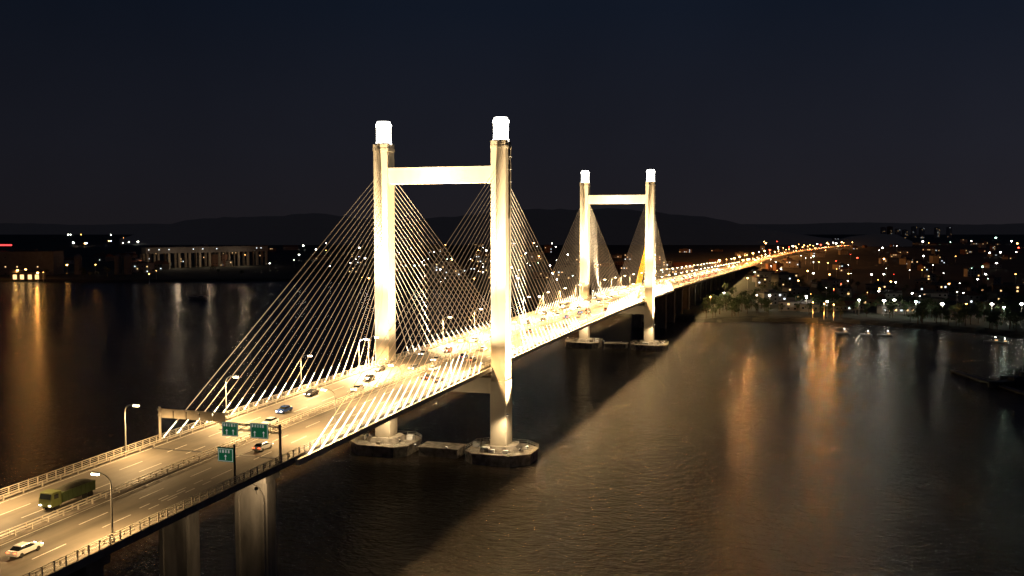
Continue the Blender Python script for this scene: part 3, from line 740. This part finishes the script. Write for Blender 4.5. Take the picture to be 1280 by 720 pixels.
# ------------------------------------------------------------------ bank lamps
def lamp_at(kind, px, py, label, group, power=0, s=None, hz=13.9, **kw):
    p = at(px, py, hz)
    d = (p - CAM).length; hs = s or max(.75, d / 1300) * random.choice((.6, 1, 1.7))
    far_lamp(kind, (p.x, p.y, 2.6), 1, label, group, hs, **kw)
    if power: point('lamp_light', p + Vector((0, 0, -1.2)) - Vector((0, 2, 0)), power, {'w': (1, .88, .66), 'o': (1, .4, .08)}.get(kind, (.8, 1, .8)), .5)
quay = [(946, 369, 'w', 1.0), (962, 369, 'w', 1.3), (1008, 372, 'w', .9), (1034, 377, 'w', 1.2), (1074, 375, 'w', 1.3), (1105, 376, 'w', 1.7), (1118, 375, 'w', 1.4), (1145, 377, 'g', 1.4), (1178, 380, 'w', 1.9), (1208, 380, 'o', 1.0), (1240, 380, 'w', 1.6), (1255, 384, 'g', 1.1), (1277, 380, 'w', 1.8), (905, 366, 'w', .9), (888, 371, 'o', .8)]
for i, (px, py, k_, s) in enumerate(sorted(quay)):
    lamp_at(k_, px, py, '%s bright waterfront lamp from the left along the right bank' % nth(i + 1), 'waterfront lamps on the right bank', 1500, s * 1.2)
for i, (px, py) in enumerate(((1016, 388), (1030, 390), (1042, 391))):
    lamp_at('o', px, py, '%s orange lamp from the left at the landing on the right bank' % nth(i + 1), 'orange landing lamps', 3000, .8, 8)
for i, (px, py) in enumerate(((22, 338), (32, 337), (47, 341))):
    lamp_at('o', px, py, '%s orange lamp from the left at the far left quay' % nth(i + 1), 'orange quay lamps', 13000, 2.0)
def scatter(n, x0, x1, y0, y1, kinds, label, group, pw=1.0, **kw):
    L_ = sorted((random.uniform(x0, x1), y0 + (y1 - y0) * random.random() ** pw) for _ in range(n))
    for px, py in L_:
        p = at(px, py, 13.9)
        if abs(p.x - xs(p.y)) < 30: continue
        lamp_at(random.choice(kinds), px, py, label, group, **kw)
scatter(66, 900, 1290, 296, 368, 'wwoooowgr', 'small bright lamp among the dark houses of the right bank', 'scattered lamps in the town on the right bank', 1.3)
scatter(34, 930, 1290, 300, 372, 'wwwgwo', 'shore lamp in the town on the right bank', 'shore lamps in the town on the right bank', 1.1, name='shore_lamp', cat='shore lamp')  # extra shore lights, same pole and head as the far street lamps
scatter(40, 450, 740, 300, 350, 'wwwgwo', 'shore lamp behind the bridge cables', 'shore lamps behind the bridge cables', 1, name='shore_lamp', cat='shore lamp')  # more of the same shore lamps, behind the cables
scatter(16, 84, 182, 292, 306, 'wwwbo', 'small bright lamp on the horizon at the far left', 'lamps on the far left horizon')
scatter(14, 335, 470, 303, 334, 'wwbow', 'small lamp beyond the river left of the near tower', 'lamps left of the near tower')
scatter(30, 480, 720, 298, 352, 'wwwgoo', 'small lamp seen between the bridge cables', 'lamps behind the bridge cables')
scatter(10, 600, 860, 330, 372, 'wwo', 'lamp on the bank beside the bridge behind the far tower', 'lamps behind the far tower')
scatter(8, 0, 330, 318, 346, 'oow', 'dim lamp along the far left quay', 'lamps on the far left quay')

p = at(1120, 392, 2.6)
building(1120, p, 26, 10, 6, 3, .9, 'white floodlit low building on the right waterfront', YAW, name='waterfront_building')
p = at(1235, 398, 2.6)
r = empty('waterfront_fence', p, YAW - .2, 'long low pale hoarding along the right waterfront', 'fence')
MB().box(-34, 34, -.1, .1, .6, 2.0).build('panel', M['walls'][0], r)
for i in range(9): MB().box(-34 + i * 8.5 - .12, -34 + i * 8.5 + .12, -.3, -.12, 0, 2.8).build('post', M['pole'], r)

# ------------------------------------------------------------------ boats
def boat(px, py, L, rz, label, hullm, lit=True, low=False):
    p = at(px, py, 0); r = empty('boat', p, rz, label, 'boat', 'boats on the river'); W = L * .22
    b = MB(); st = [(-.5, .8, .0), (-.45, .95, 0), (0, 1, 0), (.3, .85, .1), (.45, .4, .25), (.5, .04, .35)]
    vs = []
    H = L * .09
    for (t, k_, up) in st:
        for (x, z) in ((-W / 2 * k_, H * (1 + up)), (-W / 2 * k_ * .75, -.4), (W / 2 * k_ * .75, -.4), (W / 2 * k_, H * (1 + up))): vs.append((x, t * L, z))
    fs = [(j * 4 + i, j * 4 + (i + 1) % 4, (j + 1) * 4 + (i + 1) % 4, (j + 1) * 4 + i) for j in range(5) for i in range(4)] + [(0, 1, 2, 3), (23, 22, 21, 20)]
    b.add(vs, fs); b.build('hull', hullm, r)
    c_ = MB(); h2 = H + L * (.06 if low else .13); c_.box(-W * .3, W * .3, -L * .38, -L * .12, H * .95, h2); cb = c_.build('cabin', M['boatw'] if not low else hullm, r)
    MB().box(-W * .31, W * .31, -L * .34, -L * .16, H + (h2 - H) * .45, H + (h2 - H) * .8).build('window', M['winw'] if lit else M['glass'], cb)
    MB().tube((0, -L * .2, h2), (0, -L * .2, h2 + L * .12), .07).build('mast', M['pole'], r)
    if lit: MB().lathe([(.05, 0), (.25, .2), (.05, .4)], (0, -L * .2, h2 + L * .12), 8).build('mast_light', M['lampw'], r)
    return r
boat(1052, 417, 9, 1.9, 'small boat moored off the right bank, leftmost of three', M['boatw'])
boat(1082, 419, 8, 1.2, 'small boat moored off the right bank, middle of three', M['boatw'])
boat(1106, 420, 9, 1.7, 'small boat moored off the right bank, rightmost of three', M['boatw'])
boat(1240, 428, 9, 1.5, 'small lit boat close to the bank at the right edge', M['boatw'])
boat(1252, 429, 8, 1.4, 'smallest lit boat beside another at the right edge', M['boatw'])
boat(247, 374, 24, 1.4, 'dark boat alone on the water at left', M['girder'], False, True)
boat(1258, 482, 24, YAW + 2.05, 'dark barge lying low on the water at the right edge', M['dark'], False, True)
boat(1270, 474, 16, YAW + 1.7, 'dark work boat behind the barge at the right edge', M['dark'], False)
a = at(1190, 465, 0); c = at(1300, 500, 0); L = (c - a).length
r = empty('jetty', a, math.atan2(c.y - a.y, c.x - a.x), 'dark floating jetty reaching in from the right edge', 'jetty')
MB().box(0, L, -1.6, 1.6, .4, 1.0).build('walkway', M['dark'], r)
for i in range(6): MB().lathe([(1.2, -.5), (1.3, 0), (1.2, .38)], (2 + i * (L - 4) / 5, 0, 0), 10).build('float', M['rubber'], r)
for i in range(6): MB().tube((2 + i * (L - 4) / 5, 1.3, 1.0), (2 + i * (L - 4) / 5, 1.3, 2.2), .08).build('post', M['dark'], r)
